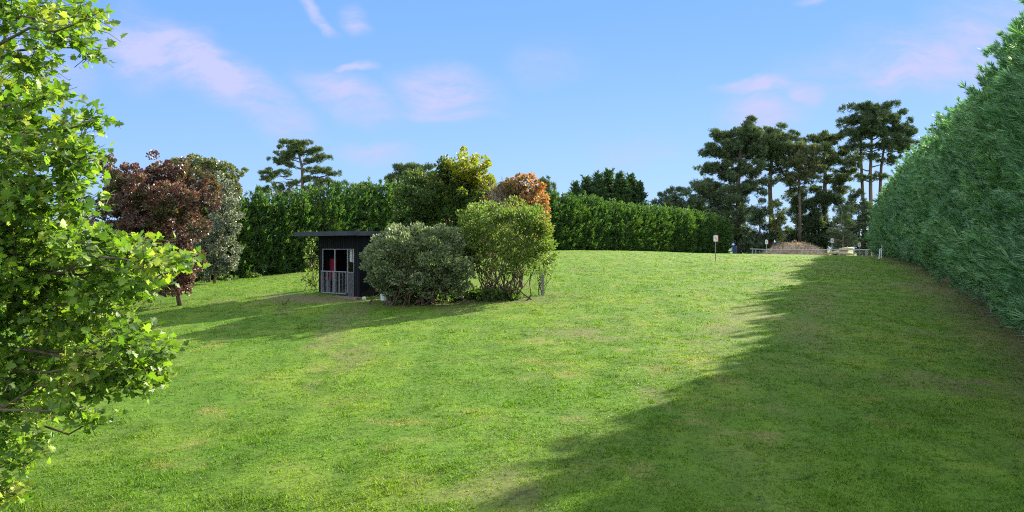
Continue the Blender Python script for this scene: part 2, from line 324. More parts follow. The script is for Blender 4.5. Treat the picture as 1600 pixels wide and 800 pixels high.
def leaves(T, pos, d, size, flat=.0, roll=1.0, wid=1.0):
    """a copy of template T at every pos, its length along d; flat>0 turns blades face-up"""
    v, f = T; n = len(pos); d = unit(d); r = rdir(n)*roll+np.array([0, 0, flat]); x = unit(np.cross(d, r)); z = np.cross(x, d)
    size = np.broadcast_to(size, n)
    out = pos[:, None]+size[:, None, None]*(v[None, :, 0:1]*x[:, None]*wid+v[None, :, 1:2]*d[:, None]+v[None, :, 2:3]*z[:, None])
    return out.reshape(-1, 3), (f[None]+(np.arange(n)*len(v))[:, None, None]).reshape(-1, f.shape[1])
def wb(bl, Y, depth=.9):
    """blobs (px, py, rx, ry[, dY]) surveyed from the photograph -> ellipsoids at their distance"""
    out = []
    for b in bl:
        y = Y+(b[4] if len(b) > 4 else rng.normal()*b[2]/F*Y*.25); c = P(b[0], b[1], y); out.append((c, np.array([b[2], b[2]*depth, b[3]])/F*y))
    return out
DENS = 1.8
def crown(name, bl, m, T, size, per_m2, parent, sub=.32, nsub=1.0, out=.7, upw=.25, flat=.4, hang=0., inner=.15, wid=1.0, shell=.55, rag=.12):
    """a crown of leaf clumps spread through and over ellipsoids"""
    ps = []; ds = []
    for c, r in bl:
        rm = r.mean(); rs = sub*rm; k = max(5, int(nsub*4.2/sub**2*.5)); u = rdir(k)
        rad = np.where(rng.random(k) < inner, rng.random(k)*.6, .70+.25*rng.random(k)+rng.normal(size=k)*rag)
        cc = c+u*rad[:, None]*r; per = per_m2*DENS; area = 4*math.pi*(r[0]*r[1]*r[2])**(2/3); n = max(4, int(area*per/k))
        ci = np.repeat(np.arange(k), n); v = rdir(len(ci)); q = (shell+(1-shell)*rng.random(len(ci)))[:, None]*v*rs*(.7+.6*rng.random(k))[ci][:, None]
        q[:, 2] *= .8*min(1., (r[2]/rm)+.25); ps.append(cc[ci]+q); ds.append(unit(u[ci]*out+v*.6+rdir(len(ci))*.5+np.array([0, 0, upw-hang])))
    p = np.vstack(ps); d = np.vstack(ds); s = size*(.65+.7*rng.random(len(p)))
    V_, f = leaves(T, p, d, s, flat=flat, wid=wid)
    return mesh_np(name, V_, f, m, parent)
def trunk(parent, base, tops, r0, m=BARK, limbs=(), name='trunk', k=7, jit=.02, limb_r=.4, sag=.0):
    """tops: polyline(s) of the stem(s); limbs: (start on stem, end) pairs"""
    b = MB()
    for pl in tops:
        pl = np.asarray(pl, float); b.tube(pl, np.linspace(r0, r0*.35, len(pl)), k)
    for a, e in limbs:
        ln = np.linalg.norm(np.asarray(e)-np.asarray(a)); q = bend(a, e, 6, sag, jit); b.tube(q, np.linspace(r0*limb_r, r0*.06, 6), 5)
    return b.build(name, m, parent, True)
def onground(px, Y, dz=-.05):
    x = (px-800)/F*Y; return (x, Y, float(gz(np.array([x]), np.array([Y]))[0])+dz)

# ------------------------------------------------------------------ the tall hedge on the right
M_TALL = leafmat('tall_hedge_foliage', [(.040, .105, .048), (.090, .205, .092), (.15, .30, .135), (.26, .43, .23)], alt=[(.10, .20, .06), (.15, .25, .07)], altscale=.9, altr=(.62, .8), trans=.22, rough=.55, tint=(.9, 1.15, .5))
M_FAR = leafmat('hedge_foliage', [(.026, .064, .018), (.042, .098, .024), (.064, .135, .030), (.095, .175, .040)], alt=[(.07, .13, .02), (.12, .19, .035)], altscale=.5, altr=(.55, .75), trans=.3, rough=.6)
def conifer(parent, H, Rr, m, T, size, nplume, nsp, prof, lean=.6, low=.02, wid=1., plume=.5, relief=0., tight=.30):
    h = low+(1-low)*rng.random(nplume)**.9; th = rng.random(nplume)*2*math.pi; rr = np.array([prof(x) for x in h])*Rr*(.80-relief*.35+(.28+relief)*rng.random(nplume))
    o = np.stack([np.cos(th), np.sin(th), np.zeros(nplume)], -1); c = o*rr[:, None]; c[:, 2] = h*H
    pd = unit(o*(1-.6*h[:, None]**3)*lean+np.array([0, 0, .75])+rdir(nplume)*.25)      # each plume rises outwards
    ci = np.repeat(np.arange(nplume), nsp); t = rng.random(len(ci)); pl = plume*(.6+.8*rng.random(nplume))[ci]
    p = c[ci]+pd[ci]*(t*pl)[:, None]+rdir(len(ci))*(pl*tight*(1.15-t))[:, None]-o[ci]*(pl*.3)[:, None]
    d = unit(pd[ci]+rdir(len(ci))*.55+o[ci]*.35); s = size*(.7+.6*rng.random(len(ci)))
    # inner foliage round the stem, so that no light shows through
    ni = nplume*4; hi = rng.random(ni)*.93; ti = rng.random(ni)*2*math.pi; ri = np.array([prof(x) for x in hi])*Rr*(.35+.4*rng.random(ni))
    pi_ = np.stack([np.cos(ti)*ri, np.sin(ti)*ri, hi*H], -1); p = np.vstack([p, pi_]); d = np.vstack([d, rdir(ni)]); s = np.concatenate([s, np.full(ni, size*2.0)])
    p[:, 2] = np.maximum(p[:, 2], .05)
    V_, f = leaves(T, p, d, s, flat=.2, wid=wid)
    return mesh_np('crown', V_+np.array(parent.location), f, m, parent)
def copy_tree(o):
    c = o.copy(); C.objects.link(c)
    for ch in list(o.children):
        d = ch.copy(); C.objects.link(d); d.parent = c
    return c
def make_hedge_tree(name, label, cat, group, H, Rr, m, T, size, npl, nsp, prof, **kw):
    e = empty(name, (0, 0, 0), label, cat, group); conifer(e, H, Rr, m, T, size, npl, nsp, prof, **kw)
    trunk(e, None, [[(0, 0, -.2), (.03, .02, H*.5), (0, 0, H*.9)]], .12)
    return e
prof_tall = lambda x: 1.08*(1-x**2.1)**.72*(.86+.14*min(1, x*6))
lab = 'tall blue green conifer in the shaded row along the right of the lawn'
protos = [make_hedge_tree('hedge_conifer', lab, 'hedge tree', 'tall conifers of the hedge on the right', 8.5, 2.0, M_TALL, SPRAY, .34, 330, 30, prof_tall, plume=1.35, relief=.5, tight=.18, lean=.9) for i in range(4)]
s_ = -16; i = 0
while s_ < 86:
    o = protos[i] if i < 4 else copy_tree(protos[i % 4])
    c2 = H0+Hd*s_-Hn*(1.45-.8*np.clip((s_-30)/50, 0, 1)+.42*rng.normal()); o.location = (c2[0], c2[1], float(gz(np.array([c2[0]]), np.array([c2[1]]))[0])-.05)
    k = .97+.035*rng.normal()+.07*np.clip((5-s_)/9, 0, 1); o.scale = (1+.09*rng.normal(), 1+.09*rng.normal(), k); o.rotation_euler = (0, 0, rng.random()*6.28)
    s_ += 2.3+.35*rng.random(); i += 1

# ------------------------------------------------------------------ the clipped hedge across the back of the lawn
prof_far = lambda x: (1-x**7)**.6*(.9+.1*min(1, x*4))
lab = 'mid green conifer in the long even row across the back of the lawn'
protos = [make_hedge_tree('hedge_cypress', lab, 'hedge tree', 'conifers of the hedge across the back', 5.15, .98, M_FAR, SPRIG, .24, 230, 11, prof_far, plume=.65, wid=1.1, relief=.25, tight=.24) for i in range(4)]
a0 = np.array([-21.5, 47.9]); a1 = np.array([28.3, 107]); ln = np.linalg.norm(a1-a0); k = 0; s_ = 0
tops = [(-21, 4.9), (-17.4, 5.0), (-9.3, 5.65), (-5, 5.6), (4.3, 5.05), (12, 5.0), (20, 4.9), (28.3, 4.6)]
while s_ < ln:
    o = protos[k] if k < 4 else copy_tree(protos[k % 4])
    q = a0+(a1-a0)*s_/ln+rng.normal(size=2)*.08; h = np.interp(q[0], [t[0] for t in tops], [t[1] for t in tops])+.10*rng.normal()
    o.location = (q[0], q[1], float(gz(q[:1], q[1:])[0])-.05); wx = .90+.28*rng.random(); o.scale = (wx, wx*.95, h/5.15); o.rotation_euler = (0, 0, rng.random()*6.28)
    s_ += 1.15+.45*rng.random(); k += 1

# ------------------------------------------------------------------ pines
M_PINE = leafmat('pine_needles', [(.052, .090, .052), (.080, .122, .064), (.112, .155, .076), (.15, .19, .09)], trans=.15, rough=.7, spec=.1)
M_PINE_W = leafmat('pine_needles_warm', [(.045, .070, .032), (.075, .100, .042), (.11, .13, .055), (.14, .15, .07)], trans=.2, rough=.6)
def pine(label, Y, px, stem, bl, m=M_PINE, r0=.38, size=.46, dens=5.5, group=None, extra=(), name='pine_tree', sub=.34, nlimb=1, T=TUFT, flat=.5, upw=.55, fat=1.25):
    base = onground(px, Y); e = empty(name, base, label, 'pine tree', group)
    st = [np.array(base)]+[P(x, y, Y) for x, y in stem]; B = [(c, q*np.array([fat, fat, fat])) for c, q in wb(bl, Y, 1.0)]
    st_ = np.array(st); lim = []
    for c, r in B:
        zz = c[2]-.30*abs(c[0]-np.interp(c[2], st_[:, 2], st_[:, 0]))-.3*r[2]; zz = min(max(zz, st_[0, 2]+2), st_[-1, 2]-.1)
        a = np.array([np.interp(zz, st_[:, 2], st_[:, 0]), np.interp(zz, st_[:, 2], st_[:, 1]), zz]); lim.append((a, c))
        for _ in range(2): lim.append((a*.45+c*.55+np.array([0, 0, -.02]), c+rdir(1)[0]*r*.75))
    stems = [st]+[[np.array(onground(x0, Y))]+[P(x, y, Y+.8) for x, y in pl] for x0, pl in extra]
    trunk(e, base, stems, r0, BARK_PINE, lim, jit=.035, limb_r=.34, sag=-.04)
    crown('crown', B, m, T, size*1.1, dens*2.0, e, sub=sub, upw=upw, flat=flat, shell=.25, inner=.3, rag=.2, out=.5)
    return e
pine('flat topped open pine standing alone above the back hedge, left of the shrubs', 100, 473, [(474, 330), (473, 290), (472, 262), (466, 236), (462, 226)],
     [(462, 226, 27, 6), (480, 236, 24, 6), (447, 240, 17, 4), (437, 252, 16, 4), (503, 247, 15, 4), (430, 270, 22, 4), (417, 279, 11, 4), (452, 258, 9, 3), (497, 266, 20, 4), (519, 271, 12, 3), (416, 297, 14, 4),
      (440, 294, 13, 4), (458, 286, 10, 3), (484, 280, 13, 3), (505, 284, 20, 5), (527, 290, 15, 5), (490, 296, 20, 5), (445, 306, 20, 5), (450, 247, 12, 3), (486, 252, 14, 3)], m=M_PINE, r0=.27, size=.34, dens=12, fat=1.0)
pine('dark rounded pine top just showing behind the left of the yellow green tree', 100, 642, [(642, 300), (642, 270)], [(640, 268, 26, 9), (655, 275, 22, 12), (625, 280, 16, 8), (645, 290, 28, 14), (618, 295, 10, 7)], r0=.25, size=.42, dens=9)
pine('small dark pine tip above the back hedge between the lone pine and the shrubs', 105, 567, [(567, 310)], [(562, 292, 8, 5), (572, 296, 9, 8), (566, 303, 14, 8)], r0=.15, size=.4, dens=9)
pine('small dark tree top peeping out to the right of the orange shrub', 100, 852, [(852, 310)], [(850, 288, 8, 7), (856, 297, 9, 9), (845, 303, 14, 10)], r0=.15, size=.4, dens=9)
pine('very dark broad pine, leftmost of the big pines at the far end', 132, 1153, [(1154, 350), (1153, 290), (1156, 240), (1155, 215)],
     [(1135, 213, 22, 14), (1163, 212, 27, 15), (1118, 238, 18, 12), (1150, 240, 32, 15), (1182, 232, 18, 14), (1108, 262, 18, 8), (1135, 268, 26, 12), (1172, 266, 20, 12), (1098, 300, 24, 14), (1128, 296, 28, 14),
      (1165, 298, 22, 12), (1092, 325, 26, 14), (1125, 330, 34, 18), (1160, 330, 18, 12), (1110, 355, 34, 18), (1150, 365, 26, 18), (1170, 385, 18, 12), (1090, 375, 22, 16), (1178, 215, 14, 9)], r0=.55, dens=5)
pine('dark flat crowned pine, second of the big pines from the left', 136, 1205, [(1205, 340), (1203, 290), (1206, 240), (1207, 215)],
     [(1205, 207, 20, 8), (1222, 214, 20, 9), (1197, 222, 16, 9), (1216, 230, 30, 10), (1238, 236, 18, 9), (1203, 244, 20, 8), (1228, 252, 24, 8), (1190, 286, 14, 4), (1234, 276, 20, 4), (1190, 262, 14, 4), (1216, 268, 10, 3)], r0=.5, dens=5)
pine('thin brownish pine with sparse warm foliage, between two darker big pines', 131, 1249, [(1250, 330), (1248, 280), (1252, 245)],
     [(1250, 236, 20, 9), (1264, 250, 17, 9), (1240, 256, 16, 7), (1256, 272, 16, 7), (1238, 283, 14, 6), (1268, 280, 12, 5), (1246, 297, 12, 4), (1272, 262, 10, 6)], m=M_PINE_W, r0=.28, dens=5)
pine('dark layered pine with a ragged top, just left of the tallest pine', 138, 1289, [(1288, 340), (1289, 280), (1290, 240), (1289, 222)],
     [(1271, 216, 14, 5), (1290, 216, 18, 6), (1308, 214, 12, 5), (1284, 232, 28, 8), (1314, 240, 18, 6), (1300, 252, 30, 7), (1276, 264, 20, 5), (1322, 270, 18, 5), (1302, 282, 22, 5), (1272, 296, 16, 4), (1318, 296, 18, 5), (1290, 310, 20, 6)], r0=.45, dens=5)
pine('tallest pine with twin trunks and a round crown, beside the tall hedge', 134, 1360, [(1361, 330), (1360, 270), (1362, 220), (1362, 180)],
     [(1352, 172, 20, 9), (1374, 170, 20, 8), (1336, 188, 18, 8), (1364, 190, 30, 10), (1394, 184, 18, 10), (1328, 206, 15, 6), (1400, 204, 22, 10), (1358, 210, 30, 8), (1420, 212, 14, 8), (1338, 230, 16, 5), (1384, 228, 24, 8),
      (1410, 228, 18, 9), (1330, 256, 12, 4), (1392, 250, 14, 5), (1360, 246, 14, 4), (1346, 278, 10, 4), (1380, 276, 12, 4)], r0=.40, dens=5, extra=[(1352, [(1350, 340), (1346, 260), (1344, 200)]), (1376, [(1374, 330), (1377, 260), (1384, 215)])])
# darker trees under the pines
M_UNDER = leafmat('understorey_leaves', [(.04, .075, .045), (.062, .105, .056), (.09, .135, .066), (.12, .165, .08)], trans=.2, rough=.6)
M_LIME = leafmat('pale_leaves', [(.10, .14, .05), (.15, .19, .07), (.20, .22, .09)], trans=.35)
M_DEAD = leafmat('dead_twigs', [(.14, .12, .07), (.22, .20, .11), (.30, .27, .17)], trans=.2)
def bushy(name, label, cat, Y, px, top, bl, m, size, dens, r0=.2, group=None, T=DIAMOND, bark=BARK, **kw):
    base = onground(px, Y); e = empty(name, base, label, cat, group); B = wb(bl, Y)
    t = P(top[0], top[1], Y); st = bend(base, t, 5, 0, .02)
    lim = [(st[1]*(1-u)+st[2]*u if u < 1 else st[2], c-np.array([0, 0, r[2]*.2])) for (c, r), u in zip(B, rng.random(len(B))*1.2)]
    trunk(e, base, [st], r0, bark, lim, jit=.04)
    crown('crown', B, m, T, size, dens, e, **kw); return e
for args in [
    ('evergreen_tree', 'low dark evergreen below the gap between the first two big pines', 1190, [(1185, 325, 18, 24), (1194, 360, 26, 30), (1178, 382, 20, 18), (1210, 382, 20, 16)], M_UNDER, 127),
    ('ivy_clad_tree', 'pale lime green drooping tree left of the brown brush heap', 1214, [(1210, 322, 9, 10), (1218, 340, 9, 14), (1212, 358, 8, 14), (1219, 376, 7, 12)], M_LIME, 125),
    ('evergreen_tree', 'dark round evergreen directly behind the brown brush heap', 1248, [(1240, 315, 24, 18), (1262, 330, 24, 20), (1250, 360, 36, 28), (1228, 372, 22, 20), (1272, 378, 24, 18), (1250, 388, 40, 14)], M_UNDER, 138),
    ('evergreen_tree', 'dark evergreen behind the third sign board from the left', 1292, [(1290, 318, 24, 20), (1304, 345, 24, 28), (1280, 355, 20, 28), (1295, 380, 32, 20)], M_UNDER, 137),
    ('evergreen_tree', 'narrow dark evergreen beside the foot of the tallest pine', 1342, [(1338, 315, 12, 20), (1345, 340, 18, 24), (1335, 370, 24, 26), (1362, 350, 16, 40), (1356, 385, 26, 16)], M_UNDER, 130),
    ('small_conifer', 'dark bushy conifer top above the far end of the back hedge, nearest the big pines', 1062, [(1060, 302, 14, 10), (1070, 312, 16, 14), (1056, 322, 20, 14)], M_UNDER, 126),
    ('small_conifer', 'smaller dark conifer top above the back hedge, left of its bushier neighbour', 1036, [(1034, 308, 9, 7), (1036, 320, 16, 12)], M_UNDER, 124)]:
    nm, lb, px, bl, mm, Y = args
    bushy(nm, lb, 'tree', Y, px, (px, min(b[1] for b in bl)+8), bl, mm, .45, 13, r0=.2, T=TUFT, sub=.4, shell=.3)
# dead tree with pale bare branches
base = onground(1318, 124); e = empty('dead_tree', base, 'half dead tree with pale bare branches behind the pile of logs', 'tree')
st = bend(base, P(1316, 330, 124), 5, 0, .02); lim = []
for k in range(14):
    z = rng.random()*.7; a = base+(st[-1]-base)*z; a = np.array(a); lim.append((a, a+np.array([rng.choice([-1, 1])*(1.2+2.2*rng.random()), rng.normal()*.8, .2+1.1*rng.random()])))
lim += [(P(1316, 380, 124), P(1338, 365, 123.5)), (P(1316, 392, 124), P(1337, 373, 123.5))]
trunk(e, base, [st], .13, plain('dead_bark', (.17, .145, .12), .9, .3), lim, limb_r=.4)
crown('crown', wb([(1312, 350, 16, 26), (1318, 378, 20, 18), (1325, 335, 12, 16)], 125), M_UNDER, TUFT, .4, 9, e, sub=.4)
# group of conifers in a dome behind the hedge
M_DOME = leafmat('dark_cypress_foliage', [(.030, .068, .028), (.045, .095, .035), (.065, .125, .042)], trans=.2, rough=.6)
prof_c = lambda x: (1-x**2.4)**.75*(.9+.1*min(1, x*4))
dome = [(899, 291, 11), (915, 283, 13), (933, 277, 14), (952, 273, 14), (970, 277, 14), (985, 280, 13), (998, 290, 11)]
words = ['leftmost and lowest', 'second from the left', 'third from the left', 'middle and tallest', 'third from the right', 'second from the right', 'rightmost']
pr = None
for j, (x, y, wdt) in enumerate(dome):
    Y = 118+[0, 1.5, .5, 2, 0, 1.5, .3][j]; b = onground(x, Y)
    lab = words[j]+' of the dark conifers clustered in a dome behind the back hedge'
    if pr is None:
        pr = e = empty('cypress_tree', (0, 0, 0), lab, 'conifer', 'dark conifers in a dome behind the hedge'); conifer(e, 11., 1.55, M_DOME, SPRIG, .40, 260, 8, prof_c, plume=.8); trunk(e, None, [[(0, 0, -.2), (0, 0, 9)]], .2)
    else: e = copy_tree(pr); e['label'] = lab
    e.location = b; h = (HY-y)/F*Y-b[2]; e.scale = (wdt/13*1.45, wdt/13*1.3, h/11); e.rotation_euler = (0, 0, j*1.3)

# ------------------------------------------------------------------ trees at the left
M_COPPER = leafmat('copper_leaves', [(.050, .030, .034), (.095, .042, .044), (.14, .058, .052), (.08, .080, .045), (.24, .22, .20)], alt=[(.05, .07, .02), (.08, .10, .03), (.12, .13, .045)], altscale=.9, altr=(.5, .72), trans=.25, rough=.40, spec=.5, tint=(1.1, .85, .6))
M_OLIVE = leafmat('olive_leaves', [(.05, .08, .035), (.08, .11, .05), (.12, .14, .07), (.2, .21, .15)], alt=[(.09, .06, .045), (.13, .085, .06)], altscale=.7, altr=(.55, .75), trans=.3, rough=.35, spec=.6)
M_SILVER = leafmat('silvery_leaves', [(.04, .065, .03), (.07, .10, .05), (.12, .15, .08), (.32, .34, .27), (.42, .43, .37)], trans=.2, rough=.4, spec=.5, tint=(1, 1.05, .8))
bushy('copper_leaved_tree', 'round tree with coppery purple leaves behind the foreground plane tree', 'tree', 32.5, 282, (250, 330),
      [(200, 285, 40, 28), (250, 270, 42, 28), (296, 285, 34, 28), (235, 315, 70, 36), (180, 330, 40, 40), (285, 345, 42, 34), (165, 255, 14, 16), (215, 380, 60, 40), (270, 400, 34, 30), (290, 430, 16, 12), (240, 350, 60, 50), (200, 430, 50, 36), (278, 448, 26, 14), (255, 440, 36, 24), (302, 405, 20, 24), (330, 300, 20, 26), (225, 300, 50, 40)],
      M_COPPER, .085, 210, r0=.11, sub=.22, inner=.2)
bushy('olive_green_tree', 'olive green tree rising behind the coppery tree and the silvery shrub', 'tree', 47, 325, (330, 300),
      [(345, 268, 32, 16), (310, 256, 26, 13), (362, 290, 18, 18), (284, 262, 22, 14), (330, 300, 44, 34), (372, 302, 8, 8), (300, 330, 40, 40), (290, 380, 40, 40)], M_OLIVE, .12, 130, r0=.15, sub=.25)
bushy('silvery_shrub', 'tall shrub with small silvery white leaves at the left end of the back hedge', 'shrub', 44.5, 335, (340, 350),
      [(340, 288, 22, 18), (345, 306, 26, 22), (352, 335, 30, 30), (335, 375, 40, 38), (352, 385, 24, 38), (325, 412, 28, 22), (362, 350, 14, 26), (310, 400, 24, 30), (345, 415, 26, 18)], M_SILVER, .085, 210, r0=.08, sub=.22)

# ------------------------------------------------------------------ shrubs in the middle
M_GREY = leafmat('grey_green_leaves', [(.07, .11, .05), (.12, .165, .08), (.19, .235, .12), (.29, .33, .18)], trans=.22, rough=.5, tint=(1, 1.1, .6))
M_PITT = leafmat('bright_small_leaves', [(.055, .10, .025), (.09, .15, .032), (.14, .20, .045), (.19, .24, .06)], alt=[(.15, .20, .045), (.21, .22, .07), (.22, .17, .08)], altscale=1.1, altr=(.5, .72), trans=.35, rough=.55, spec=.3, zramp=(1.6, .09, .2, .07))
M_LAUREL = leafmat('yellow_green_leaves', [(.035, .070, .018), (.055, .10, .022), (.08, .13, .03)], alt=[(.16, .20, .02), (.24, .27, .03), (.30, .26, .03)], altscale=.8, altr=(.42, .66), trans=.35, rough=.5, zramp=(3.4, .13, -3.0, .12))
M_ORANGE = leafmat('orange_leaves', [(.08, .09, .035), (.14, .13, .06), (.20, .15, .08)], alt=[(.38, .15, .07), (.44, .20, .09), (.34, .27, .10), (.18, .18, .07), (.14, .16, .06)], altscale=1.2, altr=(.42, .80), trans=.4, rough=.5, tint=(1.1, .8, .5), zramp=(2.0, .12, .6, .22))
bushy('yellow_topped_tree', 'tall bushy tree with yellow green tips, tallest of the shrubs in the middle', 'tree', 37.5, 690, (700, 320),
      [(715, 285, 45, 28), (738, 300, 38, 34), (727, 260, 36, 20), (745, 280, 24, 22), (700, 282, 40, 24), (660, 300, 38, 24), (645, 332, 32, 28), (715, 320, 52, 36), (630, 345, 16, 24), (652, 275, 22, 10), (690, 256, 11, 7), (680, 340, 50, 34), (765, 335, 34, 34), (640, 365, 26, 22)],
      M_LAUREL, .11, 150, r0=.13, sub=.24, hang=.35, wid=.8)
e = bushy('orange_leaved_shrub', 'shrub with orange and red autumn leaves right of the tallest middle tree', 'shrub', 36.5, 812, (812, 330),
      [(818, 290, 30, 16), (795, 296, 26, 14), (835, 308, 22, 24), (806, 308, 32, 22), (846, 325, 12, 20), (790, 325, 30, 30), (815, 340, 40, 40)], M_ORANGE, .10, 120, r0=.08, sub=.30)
b = MB()
for k in range(90):
    a = P(790+rng.normal()*10, 320+rng.normal()*6, 36.2); b.tube(bend(a, a+np.array([rng.normal()*.55-.25, -.1+rng.normal()*.3, .5+.55*rng.random()]), 4, 0, .05), np.linspace(.011, .004, 4), 3)
b.build('bare_twigs', plain('grey_twig', (.30, .26, .22), .9, .2), e)
def multistem(name, label, cat, Y, foot, bl, m, size, dens, nst, r0, T=DIAMOND, bark=BARK, spread=.5, **kw):
    base = onground(foot[0], Y); e = empty(name, base, label, cat); B = wb(bl, Y); b = MB()
    for k in range(nst):
        c, r = B[rng.integers(len(B))]; a = np.array(base)+np.array([rng.normal()*spread, rng.normal()*spread*.4, .0]); t = c+rdir(1)[0]*r*.4
        q = bend(a, t, 7, -.05, .035); b.tube(q, np.linspace(r0*(.5+.6*rng.random()), .008, 7), 5)
        for _ in range(2):
            i = rng.integers(2, 5); b.tube(bend(q[i], q[i]+rdir(1)[0]*np.array([.4, .4, .2])+np.array([0, 0, .5]), 4, 0, .05), np.linspace(.014, .004, 4), 3)
    b.build('stems', bark, e, True); crown('crown', B, m, T, size, dens, e, **kw); return e
multistem('clipped_grey_bush', 'dense rounded grey green bush beside the hut, left of the twiggy shrub', 'bush', 30.3, (650, 468),
          [(648, 402, 78, 52), (645, 412, 84, 46), (602, 415, 36, 42), (702, 400, 36, 42), (640, 378, 52, 24), (690, 372, 38, 20), (712, 430, 30, 32), (615, 440, 34, 22), (665, 440, 50, 24)], M_GREY, .10, 190, 40, .04, sub=.17, nsub=.9, inner=.15, spread=.75, rag=.03, upw=.4, wid=.7)
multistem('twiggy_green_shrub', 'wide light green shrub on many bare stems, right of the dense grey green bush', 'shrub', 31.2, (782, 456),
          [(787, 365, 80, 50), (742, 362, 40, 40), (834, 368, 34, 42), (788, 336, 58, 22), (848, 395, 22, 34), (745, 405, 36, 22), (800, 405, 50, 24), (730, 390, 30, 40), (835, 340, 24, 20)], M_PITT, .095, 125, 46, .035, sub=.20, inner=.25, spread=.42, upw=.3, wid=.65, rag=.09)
M_WEED = leafmat('undergrowth_leaves', [(.03, .06, .018), (.05, .10, .025), (.08, .15, .035), (.14, .2, .06)], trans=.3)
bl = []
for k in range(34):
    x = 610+190*rng.random(); Y = 30.2+1.5*rng.random()+(x-600)*.004; g0 = onground(x, Y, .10); bl.append((np.array(g0), np.array([.32, .28, .16+.14*rng.random()])))
o = crown('undergrowth', bl, M_WEED, DIAMOND, .13, 90, None, sub=.5); tag(o, 'low leafy undergrowth beneath the middle shrubs', 'ground cover', kind='stuff')
# small plants
def plant(name, label, cat, Y, px, bl, m, size, dens, stems=8, **kw):
    return multistem(name, label, cat, Y, (px, 0), bl, m, size, dens, stems, .02, spread=.12, **kw)
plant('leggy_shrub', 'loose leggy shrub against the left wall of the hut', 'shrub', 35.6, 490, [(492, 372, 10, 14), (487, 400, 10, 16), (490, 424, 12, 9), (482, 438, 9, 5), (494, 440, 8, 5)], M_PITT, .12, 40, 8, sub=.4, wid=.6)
plant('grey_leaved_plant', 'small arching plant with striped pale leaves beside the white tub', 'plant', 30.6, 617, [(617, 456, 8, 6), (622, 459, 6, 4), (612, 460, 6, 4)], M_SILVER, .24, 90, 6, T=DIAMOND, wid=.35, sub=.5)
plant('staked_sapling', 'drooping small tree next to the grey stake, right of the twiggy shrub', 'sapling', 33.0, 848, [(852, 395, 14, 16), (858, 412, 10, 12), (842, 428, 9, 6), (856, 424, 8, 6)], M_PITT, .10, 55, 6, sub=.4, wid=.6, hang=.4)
plant('dry_grass_tuft', 'pale dry tuft of long grass in the shadow before the hut', 'grass tuft', 31.0, 442, [(444, 478, 9, 3)], M_DEAD, .28, 60, 3, wid=.12, sub=.6)
for j, (px, Y, lb) in enumerate([(352, 48.5, 'low green weed clump at the foot of the hedge beside the silvery shrub'), (392, 51.5, 'low green weed clump at the hedge foot, right of its twin'), ]):
    plant('weed_clump', lb, 'weeds', Y, px, [(px, HY-onground(px, Y)[2]*F/Y-4, 12, 4), (px+12, HY-onground(px, Y)[2]*F/Y-3, 9, 3)], M_WEED, .14, 60, 3, sub=.5)

